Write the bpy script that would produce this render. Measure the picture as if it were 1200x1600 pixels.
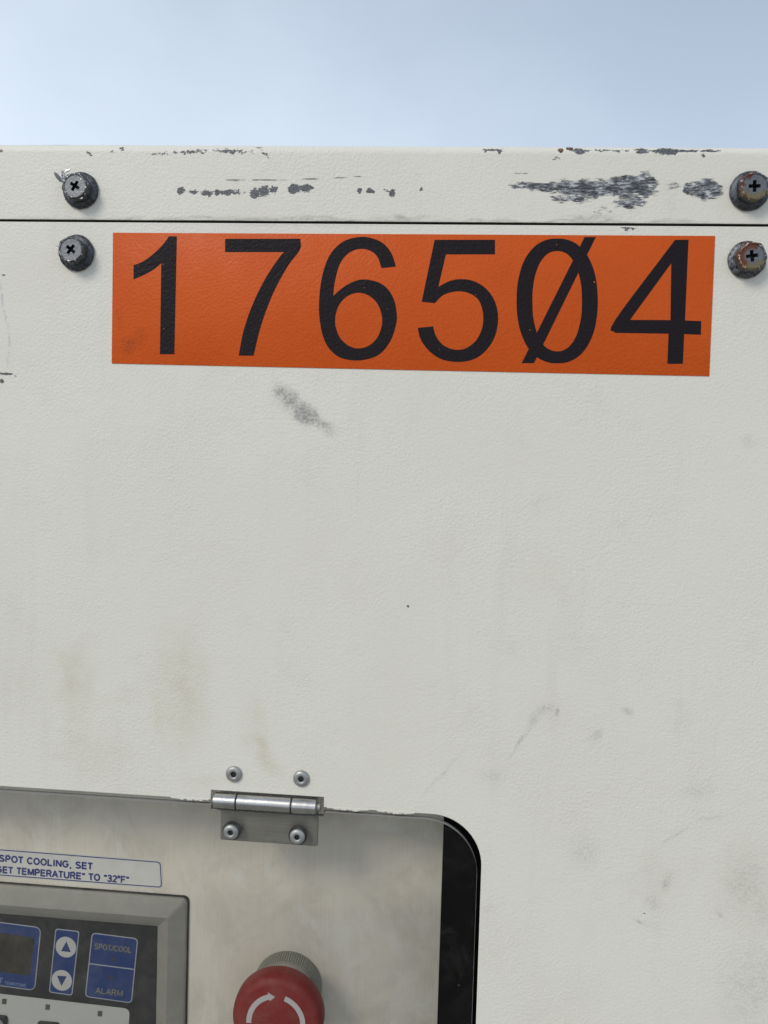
import bpy, bmesh, math, random
from mathutils import Vector, Matrix, noise as mnoise

# ------------------------------------------------------------------ scene, camera, world, sun
S = bpy.context.scene
for o in list(bpy.data.objects):
    bpy.data.objects.remove(o)
COL = S.collection
EYE = 0.95                                   # height of the lens above the ground, metres

S.render.resolution_x, S.render.resolution_y = 768, 1024
S.view_settings.view_transform = 'Standard'
S.view_settings.look = 'None'
S.view_settings.gamma = 1.0
S.view_settings.exposure = 0.0

cam_d = bpy.data.cameras.new('camera')
cam = bpy.data.objects.new('camera', cam_d)
COL.objects.link(cam)
cam_d.sensor_fit = 'VERTICAL'
cam_d.sensor_height = 36.0
cam_d.lens = 27.07
cam_d.clip_start, cam_d.clip_end = 0.01, 4000
# the phone is held 36 cm from the cabinet, turned 5 deg, pitched 2 deg and rolled 2 deg
R = Matrix(((0.99590084, -0.03186883, 0.08465157),
            (0.08580577, 0.03678083, -0.99563273),
            (0.02861609, 0.99881507, 0.03936459)))
cam.matrix_world = Matrix.Translation((0, -0.36, EYE)) @ R.to_4x4()
S.camera = cam

w = bpy.data.worlds.new('World')
S.world = w
w.use_nodes = True
SUN_EL, SUN_AZ = math.radians(38), math.radians(215)     # azimuth clockwise from +Y
wt = w.node_tree
wt.nodes.clear()
def wn(t, **k):
    n = wt.nodes.new(t)
    for a, b in k.items():
        setattr(n, a, b)
    return n
sky = wn('ShaderNodeTexSky', sky_type='NISHITA', sun_disc=False)
sky.sun_elevation = SUN_EL
sky.sun_rotation = SUN_AZ
sky.air_density, sky.dust_density, sky.ozone_density = 1.0, 1.0, 1.5
tc = wn('ShaderNodeTexCoord')
cl = wn('ShaderNodeTexNoise')
cl.inputs['Scale'].default_value = 1.7
cl.inputs['Detail'].default_value = 5
cl.inputs['Roughness'].default_value = 0.5
mp = wn('ShaderNodeMapping')
mp.inputs['Location'].default_value = (0.55, 0.2, 0.0)
mp.inputs['Scale'].default_value = (1, 1, 1.6)
wt.links.new(tc.outputs['Generated'], mp.inputs[0])
wt.links.new(mp.outputs[0], cl.inputs['Vector'])
sx = wn('ShaderNodeSeparateXYZ')
wt.links.new(tc.outputs['Generated'], sx.inputs[0])
def wmath(op, p, q):
    n = wn('ShaderNodeMath', operation=op)
    for i, v in enumerate((p, q)):
        if hasattr(v, 'is_output'): wt.links.new(v, n.inputs[i])
        else: n.inputs[i].default_value = v
    return n.outputs[0]
def wramp(v, a, b, lo, hi):
    n = wn('ShaderNodeMapRange'); n.interpolation_type = 'SMOOTHSTEP'
    wt.links.new(v, n.inputs[0])
    for i, q in zip((1, 2, 3, 4), (a, b, lo, hi)): n.inputs[i].default_value = q
    return n.outputs[0]
# thin cloud: whiter low down and on the sun's side, thinning to blue overhead and away from it
cover = wmath('ADD', wramp(cl.outputs['Fac'], .30, .70, -.09, .11), wramp(sx.outputs[2], 0.0, 1.0, .97, .42))
cover = wmath('ADD', cover, wramp(sx.outputs[0], -.8, .8, .14, -.20))
rmp = wn('ShaderNodeClamp')
wt.links.new(cover, rmp.inputs[0])
sc = wn('ShaderNodeMixRGB', blend_type='MULTIPLY')
sc.inputs[0].default_value = 1
sc.inputs[2].default_value = (1.0, 1.0, 1.0, 1)
wt.links.new(sky.outputs[0], sc.inputs[1])
mx = wn('ShaderNodeMixRGB')
mx.inputs[2].default_value = (7.5, 8.6, 10.0, 1)           # thin high cloud
wt.links.new(rmp.outputs[0], mx.inputs[0])
wt.links.new(sc.outputs[0], mx.inputs[1])
bg = wn('ShaderNodeBackground')
bg.inputs['Strength'].default_value = 0.10
wt.links.new(mx.outputs[0], bg.inputs[0])
wt.links.new(bg.outputs[0], wn('ShaderNodeOutputWorld').inputs[0])

sl = bpy.data.lights.new('sun', 'SUN')
sl.energy = 1.4
sl.angle = math.radians(20)
sl.color = (1.0, 0.94, 0.84)
sun = bpy.data.objects.new('sun', sl)
COL.objects.link(sun)
sd = Vector((math.sin(SUN_AZ)*math.cos(SUN_EL), math.cos(SUN_AZ)*math.cos(SUN_EL), math.sin(SUN_EL)))
sun.rotation_euler = sd.to_track_quat('Z', 'Y').to_euler()
sun.location = (-2, -3, 4)

# ------------------------------------------------------------------ measured data, millimetres on the cabinet front
# (u right, v up from the point straight in front of the lens); marks: u, v, radius u, radius v, turn, softness, strength
DIGITS={
 '1':[[(-153.8, 99.6), (-149.3, 101.4), (-144.4, 104.8), (-139.8, 109.2), (-136.7, 113.3), (-132.8, 113.3), (-133.0, 57.8), (-140.1, 57.7), (-140.2, 100.7), (-143.6, 97.9), (-148.2, 95.3), (-153.7, 93.0)]],
 '7':[[(-109.4, 112.2), (-73.5, 112.3), (-73.5, 107.3), (-78.6, 100.4), (-84.1, 90.6), (-88.3, 80.7), (-91.9, 69.5), (-94.5, 57.7), (-101.7, 57.6), (-99.6, 69.4), (-95.4, 82.0), (-89.7, 93.8), (-83.4, 103.5), (-81.0, 106.1), (-109.3, 106.0)]],
 '6':[[(-28.3, 99.6), (-30.5, 105.6), (-34.6, 110.3), (-40.3, 112.7), (-46.2, 113.1), (-53.3, 111.0), (-59.2, 105.1), (-62.6, 95.8), (-63.9, 83.5), (-63.1, 73.0), (-60.2, 63.9), (-54.8, 58.2), (-48.4, 56.3), (-41.5, 56.6), (-34.7, 59.3), (-29.7, 65.7), (-27.3, 74.0), (-27.5, 79.5), (-29.0, 85.0), (-32.7, 90.2), (-38.2, 93.0), (-45.1, 93.5), (-51.6, 90.7), (-57.3, 86.0), (-56.7, 92.2), (-54.6, 100.6), (-50.6, 105.7), (-45.8, 107.6), (-41.1, 107.1), (-37.2, 104.3), (-35.0, 98.9)], [(-34.0, 74.8), (-34.1, 72.8), (-34.5, 70.8), (-35.1, 68.9), (-35.9, 67.2), (-37.0, 65.7), (-38.3, 64.3), (-39.7, 63.3), (-41.3, 62.5), (-43.0, 62.0), (-44.7, 61.8), (-46.4, 61.9), (-48.1, 62.4), (-49.7, 63.1), (-51.2, 64.2), (-52.6, 65.5), (-53.8, 67.0), (-54.7, 68.7), (-55.4, 70.6), (-55.9, 72.5), (-56.1, 74.5), (-56.0, 76.5), (-55.6, 78.5), (-55.0, 80.4), (-54.2, 82.1), (-53.1, 83.6), (-51.8, 85.0), (-50.4, 86.0), (-48.8, 86.8), (-47.1, 87.3), (-45.4, 87.5), (-43.7, 87.3), (-42.0, 86.9), (-40.4, 86.1), (-38.9, 85.1), (-37.5, 83.8), (-36.3, 82.3), (-35.4, 80.6), (-34.7, 78.7), (-34.2, 76.8)]],
 '5':[[(-10.8, 111.9), (16.8, 112.0), (17.0, 105.4), (-5.4, 105.3), (-8.4, 90.5), (-3.6, 93.1), (1.7, 94.1), (7.8, 93.2), (13.5, 89.8), (17.6, 84.2), (19.4, 76.9), (18.4, 68.6), (14.6, 61.9), (9.0, 57.6), (1.7, 56.2), (-6.1, 57.4), (-12.0, 61.3), (-15.9, 66.5), (-17.4, 71.6), (-10.3, 72.4), (-8.7, 67.8), (-5.1, 63.7), (0.3, 61.8), (5.4, 62.7), (9.9, 66.5), (12.4, 72.6), (12.3, 79.3), (9.9, 85.0), (4.9, 88.0), (-0.6, 88.4), (-6.1, 86.7), (-9.8, 83.0), (-15.9, 83.6)]],
 '0':[[(64.0, 84.7), (64.0, 80.1), (63.7, 76.2), (63.2, 72.7), (62.4, 69.5), (61.3, 66.6), (60.0, 64.0), (58.4, 61.7), (56.6, 59.8), (54.6, 58.3), (52.3, 57.2), (49.8, 56.5), (46.9, 56.3), (43.9, 56.4), (41.3, 57.1), (39.0, 58.1), (36.9, 59.5), (34.9, 61.4), (33.1, 63.6), (31.6, 66.2), (30.3, 69.1), (29.2, 72.3), (28.4, 75.9), (27.8, 79.8), (27.5, 84.4), (27.5, 89.0), (27.8, 92.9), (28.4, 96.4), (29.2, 99.7), (30.3, 102.6), (31.7, 105.2), (33.3, 107.4), (35.1, 109.3), (37.1, 110.7), (39.4, 111.8), (41.8, 112.4), (44.8, 112.6), (47.8, 112.4), (50.3, 111.8), (52.6, 110.8), (54.7, 109.3), (56.6, 107.5), (58.4, 105.3), (59.9, 102.7), (61.2, 99.8), (62.3, 96.6), (63.1, 93.1), (63.6, 89.3)], [(56.9, 84.5), (57.0, 81.0), (56.9, 77.9), (56.5, 75.1), (56.0, 72.5), (55.4, 70.1), (54.6, 68.0), (53.6, 66.1), (52.5, 64.6), (51.3, 63.4), (49.9, 62.5), (48.4, 61.9), (46.7, 61.7), (44.9, 61.9), (43.4, 62.4), (41.9, 63.2), (40.6, 64.4), (39.4, 65.9), (38.3, 67.8), (37.3, 69.9), (36.5, 72.2), (35.8, 74.8), (35.2, 77.7), (34.9, 80.8), (34.7, 84.3), (34.6, 87.9), (34.8, 91.0), (35.1, 93.8), (35.6, 96.4), (36.3, 98.8), (37.1, 100.9), (38.1, 102.7), (39.2, 104.2), (40.4, 105.4), (41.8, 106.3), (43.3, 106.8), (45.0, 107.0), (46.8, 106.8), (48.3, 106.3), (49.7, 105.5), (51.0, 104.3), (52.2, 102.8), (53.3, 101.0), (54.3, 98.9), (55.1, 96.5), (55.8, 93.9), (56.4, 91.1), (56.7, 88.1)]],
 'slash':[[(57.0, 113.3), (62.0, 113.3), (36.4, 56.2), (30.8, 56.1)]],
 '4':[[(96.9, 112.1), (102.8, 112.2), (102.8, 76.3), (109.9, 76.1), (110.0, 70.0), (102.7, 70.2), (102.7, 56.9), (95.9, 56.8), (95.8, 70.3), (72.1, 70.4), (71.9, 76.0)], [(95.7, 101.7), (78.6, 76.3), (96.4, 76.4)]],
}
LID_CHIP=[
 (-131.6,134.7,2.17,1.55,0,0.6,0.9),
 (-125.0,134.1,2.79,1.55,0,0.7,0.7),
 (-119.1,133.5,3.10,1.24,-10,0.7,0.9),
 (-109.9,133.8,10.54,1.40,-1,0.8,0.85),
 (-95.8,133.4,2.44,3.05,0,0.7,0.9),
 (-91.5,134.3,3.57,3.27,29,0.8,0.85),
 (-86.6,135.2,2.10,2.40,-1,0.7,0.7),
 (-76.9,135.4,3.30,2.10,0,0.6,1),
 (-71.5,135.7,3.66,1.83,0,0.6,1),
 (-46.2,134.4,0.90,1.50,0,0.6,0.9),
 (-41.1,134.1,2.68,1.19,-25,0.7,0.9),
 (-31.0,133.2,1.35,2.09,-10,0.6,0.9),
 (-34.0,134.7,1.77,0.59,0,0.7,0.5),
 (-17.7,134.9,0.59,0.88,0,0.6,0.6),
 (-141.9,152.1,6.30,0.95,-1,0.9,0.45),
 (-126.3,152.8,13.73,1.22,2,0.9,0.55),
 (-107.8,153.0,12.21,1.53,-3,0.9,0.6),
 (-176.4,152.3,2.15,0.62,-43,0.7,0.8),
 (-165.1,153.1,1.26,0.47,-18,0.7,0.6),
 (-160.7,154.3,1.59,0.64,-19,0.7,0.8),
 (-91.9,151.7,3.63,0.91,-39,0.8,0.5),
 (14.4,152.6,4.64,0.46,0,0.5,0.9),
 (17.4,151.5,1.14,0.57,-1,0.5,0.6),
 (53.2,152.0,3.42,1.42,0,0.8,0.8),
 (65.9,151.9,12.82,0.57,0,0.8,0.6),
 (80.9,151.6,3.36,1.68,-1,0.7,0.9),
 (92.1,151.5,6.72,1.96,-1,0.7,1),
 (53.2,151.8,3.99,1.71,-1,0.7,0.9),
 (96.8,151.7,16.80,0.45,0,0.6,0.9),
 (107.5,149.4,1.39,0.84,-21,0.7,0.7),
 (110.7,151.6,6.05,0.55,0,0.7,0.7),
 (42.8,148.7,2.28,1.14,0,0.8,0.4),
 (77.2,117.2,3.64,1.12,0,0.5,0.8),
]
LID_LINE=[
 (-202.0,157.3,22.40,0.42,0,0.6,0.5),
 (-81.6,139.6,38.13,0.31,1,0.6,0.75),
 (-51.5,140.6,9.00,0.36,2,0.6,0.9),
 (-106.0,139.7,9.15,0.24,0,0.6,0.6),
 (27.8,141.9,5.22,0.46,0,0.7,0.7),
 (-23.2,141.6,11.80,0.24,0,0.6,0.3),
]
LID_RUST=[
 (44.9,152.4,1.71,1.43,0,0.6,1),
 (49.2,153.2,2.23,1.95,15,0.6,1),
 (-94.1,154.7,4.27,1.22,-1,0.8,0.5),
 (-220.6,153.6,2.24,1.60,-1,0.8,0.6),
 (-97.1,153.2,3.05,0.91,-30,0.8,0.4),
]
LID_SCUFF=[
 (36.6,136.2,15.97,2.61,-3,0.7,0.9),
 (56.7,134.9,22.83,4.57,-3,0.8,1),
 (73.6,135.7,17.10,5.70,0,0.7,1),
 (82.1,136.3,7.83,6.15,-10,0.6,1),
 (76.8,128.6,8.96,3.64,0,0.8,0.85),
 (51.2,130.7,14.00,2.80,0,0.9,0.7),
 (25.1,136.5,4.06,1.16,0,0.7,0.6),
 (110.0,134.5,9.24,5.60,-1,0.7,1),
 (101.7,134.8,2.80,3.36,0,0.8,0.8),
 (95.2,136.2,3.92,2.24,0,0.9,0.5),
 (64.2,124.9,6.16,2.80,0,0.9,0.3),
]
SEAM_DIRT=[
 (-73.5,121.0,99.01,1.05,-1,0.8,0.7),
 (53.0,120.1,85.51,1.00,-1,0.8,0.6),
 (-147.6,121.3,63.01,0.95,-1,0.8,0.5),
 (-101.0,121.6,18.30,2.13,0,0.9,0.5),
 (-64.5,121.6,24.00,1.80,0,0.9,0.55),
 (-27.1,121.8,20.65,2.36,0,0.9,0.6),
 (12.6,120.7,23.20,1.74,0,0.9,0.45),
 (60.0,121.8,17.10,2.57,0,0.9,0.55),
 (98.1,120.1,19.60,1.40,0,0.9,0.45),
 (-157.0,121.9,18.90,1.58,0,0.9,0.3),
 (-201.6,121.9,19.20,1.28,0,0.9,0.3),
 (-70.5,118.6,91.50,1.52,0,0.9,0.2),
]
PANEL_SCUFF=[
 (-81.4,41.1,9.23,7.39,-43,1,0.6),
 (-77.0,37.5,12.83,7.94,-40,1,0.65),
 (-69.5,31.1,13.98,7.90,-36,1,0.95),
 (-60.5,25.2,14.01,6.09,-23,1,0.5),
 (-72.9,33.4,25.84,10.34,-36,1,0.4),
 (46.8,-103.7,8.45,5.38,24,1,0.32000000000000006),
 (52.1,-104.9,1.89,3.79,-12,0.9,0.48),
 (84.0,-102.5,5.29,4.15,3,1,0.36000000000000004),
 (70.6,-114.1,8.45,4.99,34,1,0.32000000000000006),
 (36.4,-120.0,18.36,1.60,60,1,0.44000000000000006),
 (43.4,-107.5,14.04,4.68,53,1,0.32000000000000006),
 (24.2,-136.5,13.28,7.81,3,1,0.24),
 (0.3,-138.0,27.79,1.39,50,1,0.336),
 (105.8,-181.4,4.84,10.42,-12,1,0.4),
 (99.8,-191.6,7.57,6.05,5,1,0.27999999999999997),
 (108.6,-159.2,19.08,1.53,44,1,0.336),
 (123.9,-150.1,17.13,1.49,16,1,0.288),
 (140.9,-179.4,22.01,29.35,-7,1,0.288),
 (148.5,-190.9,14.62,21.93,5,1,0.24),
 (147.3,-227.1,29.68,48.22,-11,1,0.272),
 (94.4,-201.1,7.50,1.88,-28,1,0.4),
 (130.5,-194.7,5.22,2.24,-49,1,0.4),
 (133.1,22.7,10.73,7.15,1,1,0.24),
 (17.4,-202.5,23.93,5.58,19,1,0.24),
 (-20.2,-163.4,15.89,1.19,4,1,0.24),
 (117.7,-137.6,14.84,8.16,3,1,0.24),
 (66.9,-169.7,15.12,15.12,4,1,0.24),
]
PANEL_DOT=[
 (-17.6,-58.1,0.67,0.67,2,0.5,1),
 (96.3,-197.0,0.58,0.58,4,0.5,0.8),
 (98.0,-203.0,1.45,0.52,-32,0.5,0.9),
 (132.0,-196.7,0.62,0.99,-6,0.6,0.6),
 (52.2,-106.1,0.47,0.87,-12,0.7,0.45),
 (-168.5,-133.4,0.52,0.52,3,0.7,0.5),
 (-137.6,-141.1,0.51,0.51,4,0.7,0.4),
 (96.5,33.4,0.42,0.70,1,0.5,0.6),
 (-0.4,-22.8,0.45,0.45,2,0.5,0.5),
 (-219.4,95.0,2.60,0.42,-3,0.6,0.9),
 (-217.3,47.2,5.46,0.64,-4,0.6,1),
 (-219.3,43.5,1.98,1.98,1,0.8,0.9),
 (-212.4,46.1,1.63,0.39,1,0.6,0.5),
 (-207.2,43.4,0.33,2.60,1,0.6,0.4),
 (-190.6,142.8,0.31,0.31,0,0.5,0.1),
]
PANEL_PEN=[
 (-219.7,84.9,0.52,8.49,5,0.8,0.6),
 (-217.6,73.8,0.51,8.36,12,0.8,0.6),
 (-215.6,63.9,0.52,6.55,7,0.8,0.5),
 (-216.1,54.7,0.49,7.13,-9,0.8,0.35),
]
PANEL_TAN=[
 (-179.1,-102.2,13.53,29.26,-2,1,0.8),
 (-176.6,-116.4,11.17,19.83,10,1,0.4),
 (-126.2,-102.7,21.80,40.63,7,1,0.7),
 (-121.1,-116.5,14.35,18.92,15,1,0.5),
 (-137.1,-114.3,5.79,22.91,8,1,0.45),
 (-85.5,-129.5,6.15,13.62,27,1,1),
 (-81.2,-136.2,7.39,12.88,23,1,0.7),
 (-89.3,-128.8,12.30,6.05,3,1,0.4),
 (-165.9,-136.5,21.55,15.91,23,1,0.35),
 (-0.1,-31.2,23.22,28.58,-8,1,0.2),
 (41.6,-41.6,26.41,20.89,2,1,0.2),
 (-159.8,-110.7,29.91,7.89,26,1,0.2),
 (-41.9,-44.9,47.64,32.98,3,1,0.12),
 (-111.0,-147.4,25.01,6.16,4,1,0.35),
 (-178.9,-135.6,12.78,27.52,12,1,0.45),
 (105.1,-179.1,22.35,30.95,-6,1,0.22),
 (139.7,-185.5,22.28,41.14,4,1,0.25),
 (49.8,-107.1,23.04,14.18,3,1,0.18),
 (-89.5,-117.9,8.18,22.66,18,1,0.3),
]

# ------------------------------------------------------------------ helpers
MM = 0.001
WL = {}                                       # world position of every object
def W(u, v, y=0.0):
    return Vector((u*MM, y*MM, EYE + v*MM))

def link(o, parent, loc):
    COL.objects.link(o)
    WL[o.name] = Vector(loc)
    o.location = loc
    if parent is not None:
        o.parent = parent
        o.matrix_parent_inverse = Matrix.Translation(-WL[parent.name])
    return o

def empty(name, loc, parent=None):
    o = bpy.data.objects.new(name, None)
    o.empty_display_size = 0.01
    return link(o, parent, loc)

def mk(name, verts, faces, mat, parent, loc, smooth=True, angle=35):
    """verts in mm about loc: (right, back, up)"""
    me = bpy.data.meshes.new(name)
    me.from_pydata([(a*MM, b*MM, c*MM) for a, b, c in verts], [], faces)
    return finish(name, me, mat, parent, loc, smooth, angle)

def finish(name, me, mat, parent, loc, smooth=True, angle=35):
    bm = bmesh.new(); bm.from_mesh(me)
    bmesh.ops.recalc_face_normals(bm, faces=bm.faces)
    bm.to_mesh(me); bm.free()
    if smooth:
        me.shade_smooth()
        me.set_sharp_from_angle(angle=math.radians(angle))
    me.materials.append(mat)
    return link(bpy.data.objects.new(name, me), parent, loc)

def curve_mesh(cu):
    t = bpy.data.objects.new('tmp', cu)
    COL.objects.link(t)
    dg = bpy.context.evaluated_depsgraph_get()
    me = bpy.data.meshes.new_from_object(t.evaluated_get(dg))
    bpy.data.objects.remove(t)
    bpy.data.curves.remove(cu)
    return me

def flat(name, loops, y, thick, mat, parent, bevel=0.0, res=1, centre=None):
    """a plate with holes; loops of (u, v) in mm, front face at depth y, thickness going back"""
    cu = bpy.data.curves.new('tmp', 'CURVE')
    cu.dimensions = '2D'; cu.fill_mode = 'BOTH'
    if centre is None:
        xs = [p[0] for p in loops[0]]; ys = [p[1] for p in loops[0]]
        centre = ((min(xs)+max(xs))/2, (min(ys)+max(ys))/2)
    for lp in loops:
        sp = cu.splines.new('POLY')
        sp.points.add(len(lp)-1)
        for q, (a, b) in zip(sp.points, lp):
            q.co = (a-centre[0], b-centre[1], 0, 1)
        sp.use_cyclic_u = True
    cu.extrude = max(thick/2-bevel, 0.001)
    cu.bevel_depth = bevel; cu.bevel_resolution = res
    cu.offset = -bevel if bevel else 0
    me = curve_mesh(cu)
    me.transform(Matrix(((MM,0,0,0),(0,0,-MM,0),(0,MM,0,0),(0,0,0,1))))
    bm = bmesh.new(); bm.from_mesh(me)
    bmesh.ops.remove_doubles(bm, verts=bm.verts, dist=1e-7)
    bm.to_mesh(me); bm.free()
    return finish(name, me, mat, parent, W(centre[0], centre[1], y+thick/2), True, 40)

def arcp(cx, cy, rx, ry, a0, a1, n=10):
    return [(cx+rx*math.cos(math.radians(a0+(a1-a0)*k/n)), cy+ry*math.sin(math.radians(a0+(a1-a0)*k/n))) for k in range(n+1)]
# plain grotesque capitals as strokes on a box one unit tall: (advance, strokes)
GLYPH = {
 'S': (.70, [arcp(.33, .74, .25, .20, 20, 270, 12)+arcp(.33, .27, .27, .21, 90, -160, 12)]),
 'P': (.70, [[(.1, 0), (.1, 1)], [(.1, .94), (.38, .94)]+arcp(.38, .70, .22, .24, 90, -90, 8)+[(.1, .46)]]),
 'O': (.82, [arcp(.41, .5, .32, .44, 0, 360, 22)]),
 'T': (.64, [[(.02, .93), (.62, .93)], [(.32, .9), (.32, 0)]]),
 'C': (.76, [arcp(.41, .5, .32, .44, 38, 322, 18)]),
 'L': (.62, [[(.1, 1), (.1, .07), (.58, .07)]]),
 'I': (.30, [[(.15, 0), (.15, 1)]]),
 'N': (.76, [[(.1, 0), (.1, 1)], [(.12, .96), (.64, .04)], [(.66, 1), (.66, 0)]]),
 'G': (.82, [arcp(.41, .5, .32, .44, 38, 335, 18)+[(.70, .48), (.44, .48)]]),
 'E': (.68, [[(.62, .93), (.1, .93), (.1, .07), (.63, .07)], [(.1, .52), (.58, .52)]]),
 'M': (.88, [[(.1, 0), (.1, 1)], [(.13, .96), (.44, .06)], [(.75, .96), (.44, .06)], [(.78, 1), (.78, 0)]]),
 'R': (.74, [[(.1, 0), (.1, 1)], [(.1, .94), (.40, .94)]+arcp(.40, .71, .22, .23, 90, -90, 8)+[(.1, .48)], [(.42, .46), (.66, 0)]]),
 'A': (.74, [[(.04, 0), (.37, .97)], [(.70, 0), (.37, .97)], [(.15, .33), (.59, .33)]]),
 'U': (.76, [[(.1, 1), (.1, .36)]+arcp(.38, .34, .28, .28, 180, 360, 10)+[(.66, 1)]]),
 'F': (.62, [[(.60, .93), (.1, .93), (.1, 0)], [(.1, .50), (.53, .50)]]),
 '3': (.60, [arcp(.28, .73, .20, .21, 160, -90, 10)+arcp(.28, .28, .23, .23, 90, -160, 10)]),
 '2': (.60, [arcp(.30, .70, .22, .24, 165, -20, 9)+[(.08, .07), (.55, .07)]]),
 '"': (.40, [[(.12, 1), (.12, .68)], [(.29, 1), (.29, .68)]]),
 '°': (.34, [arcp(.16, .84, .10, .12, 0, 360, 10)]),
 ',': (.32, [[(.17, .10), (.15, -.10), (.08, -.16)]]),
 '/': (.34, [[(.02, -.02), (.32, 1.02)]]),
 ' ': (.34, []),
}
def text(name, body, u0, u1, base, cap, y, mat, parent, turn=0.0, bold=.16, shear=0.0):
    """print: left end u0 to right end u1, on the baseline, capitals cap mm tall"""
    x = 0.0; V = []; F = []; lay = 0; wd = sum(GLYPH[c][0]+.06 for c in body)
    kx = (u1-u0)/wd; hw = bold*.5*cap
    for c in body:
        for st_ in GLYPH[c][1]:
            P = [Vector(((x+a)*kx-(u1-u0)/2+shear*b*cap, b*cap)) for a, b in st_]
            lay += 1; b0 = len(V); n = len(P)
            closed = (P[0]-P[-1]).length < 1e-4
            for i in range(n):
                t0 = (P[i]-P[i-1]).normalized() if i else ((P[0]-P[-2]).normalized() if closed else None)
                t1 = (P[i+1]-P[i]).normalized() if i < n-1 else ((P[1]-P[0]).normalized() if closed else None)
                t0 = t0 or t1; t1 = t1 or t0
                m_ = (t0+t1).normalized(); nn = Vector((-m_.y, m_.x)); k = hw/max(nn.dot(Vector((-t0.y, t0.x))), .5)
                for sg in (1, -1):
                    V.append((*(P[i]+nn*k*sg), .003*(lay % 5)))
            F += [(b0+2*i, b0+2*i+1, b0+2*i+3, b0+2*i+2) for i in range(n-1)]
        x += GLYPH[c][0]+.06
    a = math.radians(turn); ca, sa = math.cos(a), math.sin(a)
    V = [(p*ca-q*sa, -h, p*sa+q*ca) for p, q, h in V]
    return mk(name, V, F, mat, parent, W((u0+u1)/2, base, y), False)

def smooth_loop(pts, corner=38, sub=5):
    """closed outline: gentle turns become Catmull-Rom curves, sharp turns stay corners"""
    n = len(pts); P = [Vector(p) for p in pts]; cor = []
    for i in range(n):
        a = P[i]-P[i-1]; b = P[(i+1) % n]-P[i]
        cor.append(a.length < 1e-6 or b.length < 1e-6 or math.degrees(a.angle(b)) > corner)
    out = []
    for i in range(n):
        p1, p2 = P[i], P[(i+1) % n]
        p0 = p1-(p2-p1) if cor[i] else P[i-1]
        p3 = p2+(p2-p1) if cor[(i+1) % n] else P[(i+2) % n]
        if cor[i] and cor[(i+1) % n]:
            out.append(tuple(p1)); continue
        for k in range(sub):
            t = k/sub
            q = 0.5*((2*p1)+(p2-p0)*t+(2*p0-5*p1+4*p2-p3)*t*t+(3*p1-p0-3*p2+p3)*t**3)
            out.append(tuple(q))
    return out

def rrect(u0, u1, v0, v1, r, n=8):
    o = []
    for cx, cy, a0 in ((u1-r, v1-r, 0), (u0+r, v1-r, 90), (u0+r, v0+r, 180), (u1-r, v0+r, 270)):
        for k in range(n+1):
            a = math.radians(a0+90*k/n)
            o.append((cx+r*math.cos(a), cy+r*math.sin(a)))
    return o

def rquad(q, r, n=5):
    """four corners with rounded tips"""
    o = []
    for i in range(4):
        p = Vector(q[i]); a = (Vector(q[i-1])-p).normalized(); b = (Vector(q[(i+1) % 4])-p).normalized()
        s, e = p+a*r, p+b*r
        for k in range(n+1):
            t = k/n
            o.append(tuple(s*(1-t)**2+p*2*t*(1-t)+e*t*t))
    return o

def inset_quad(q, d):
    """move every side of a quad inwards by d"""
    q = [Vector(p) for p in q]; c = sum(q, Vector((0, 0)))/4; o = []
    L = []
    for i in range(4):
        a, b = q[i], q[(i+1) % 4]; t = (b-a).normalized(); nn = Vector((-t.y, t.x))
        if (c-a).dot(nn) < 0: nn = -nn
        L.append((a+nn*d, t))
    for i in range(4):
        (a, t), (b, s) = L[i-1], L[i]
        k = ((b-a).x*s.y-(b-a).y*s.x)/(t.x*s.y-t.y*s.x)
        o.append(tuple(a+t*k))
    return o

def loft(loops, close_first=False, close_last=False):
    """loops: lists of (x, y, z) of equal length -> verts, faces"""
    n = len(loops[0]); V = [p for l in loops for p in l]; F = []
    for j in range(len(loops)-1):
        for i in range(n):
            k = (i+1) % n
            F.append((j*n+i, j*n+k, (j+1)*n+k, (j+1)*n+i))
    if close_first: F.append(tuple(range(n)))
    if close_last: F.append(tuple((len(loops)-1)*n+i for i in range(n)))
    return V, F

def lathe(prof, n, rad=None, cap0=False, cap1=True):
    """prof: (radius, height towards the viewer); axis out of the cabinet"""
    L = []
    for j, (r, h) in enumerate(prof):
        L.append([((rad(r, j, 2*math.pi*i/n) if rad else r)*math.cos(2*math.pi*i/n), -h,
                   (rad(r, j, 2*math.pi*i/n) if rad else r)*math.sin(2*math.pi*i/n)) for i in range(n)])
    return loft(L, cap0, cap1)

def box(u0, u1, v0, v1, y0, y1):
    c = ((u0+u1)/2, (y0+y1)/2, (v0+v1)/2)
    V = [(x-c[0], y-c[1], z-c[2]) for x in (u0, u1) for y in (y0, y1) for z in (v0, v1)]
    F = [(0,1,3,2),(4,6,7,5),(0,4,5,1),(2,3,7,6),(0,2,6,4),(1,5,7,3)]
    return V, F, W(c[0], c[2], c[1])

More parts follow.
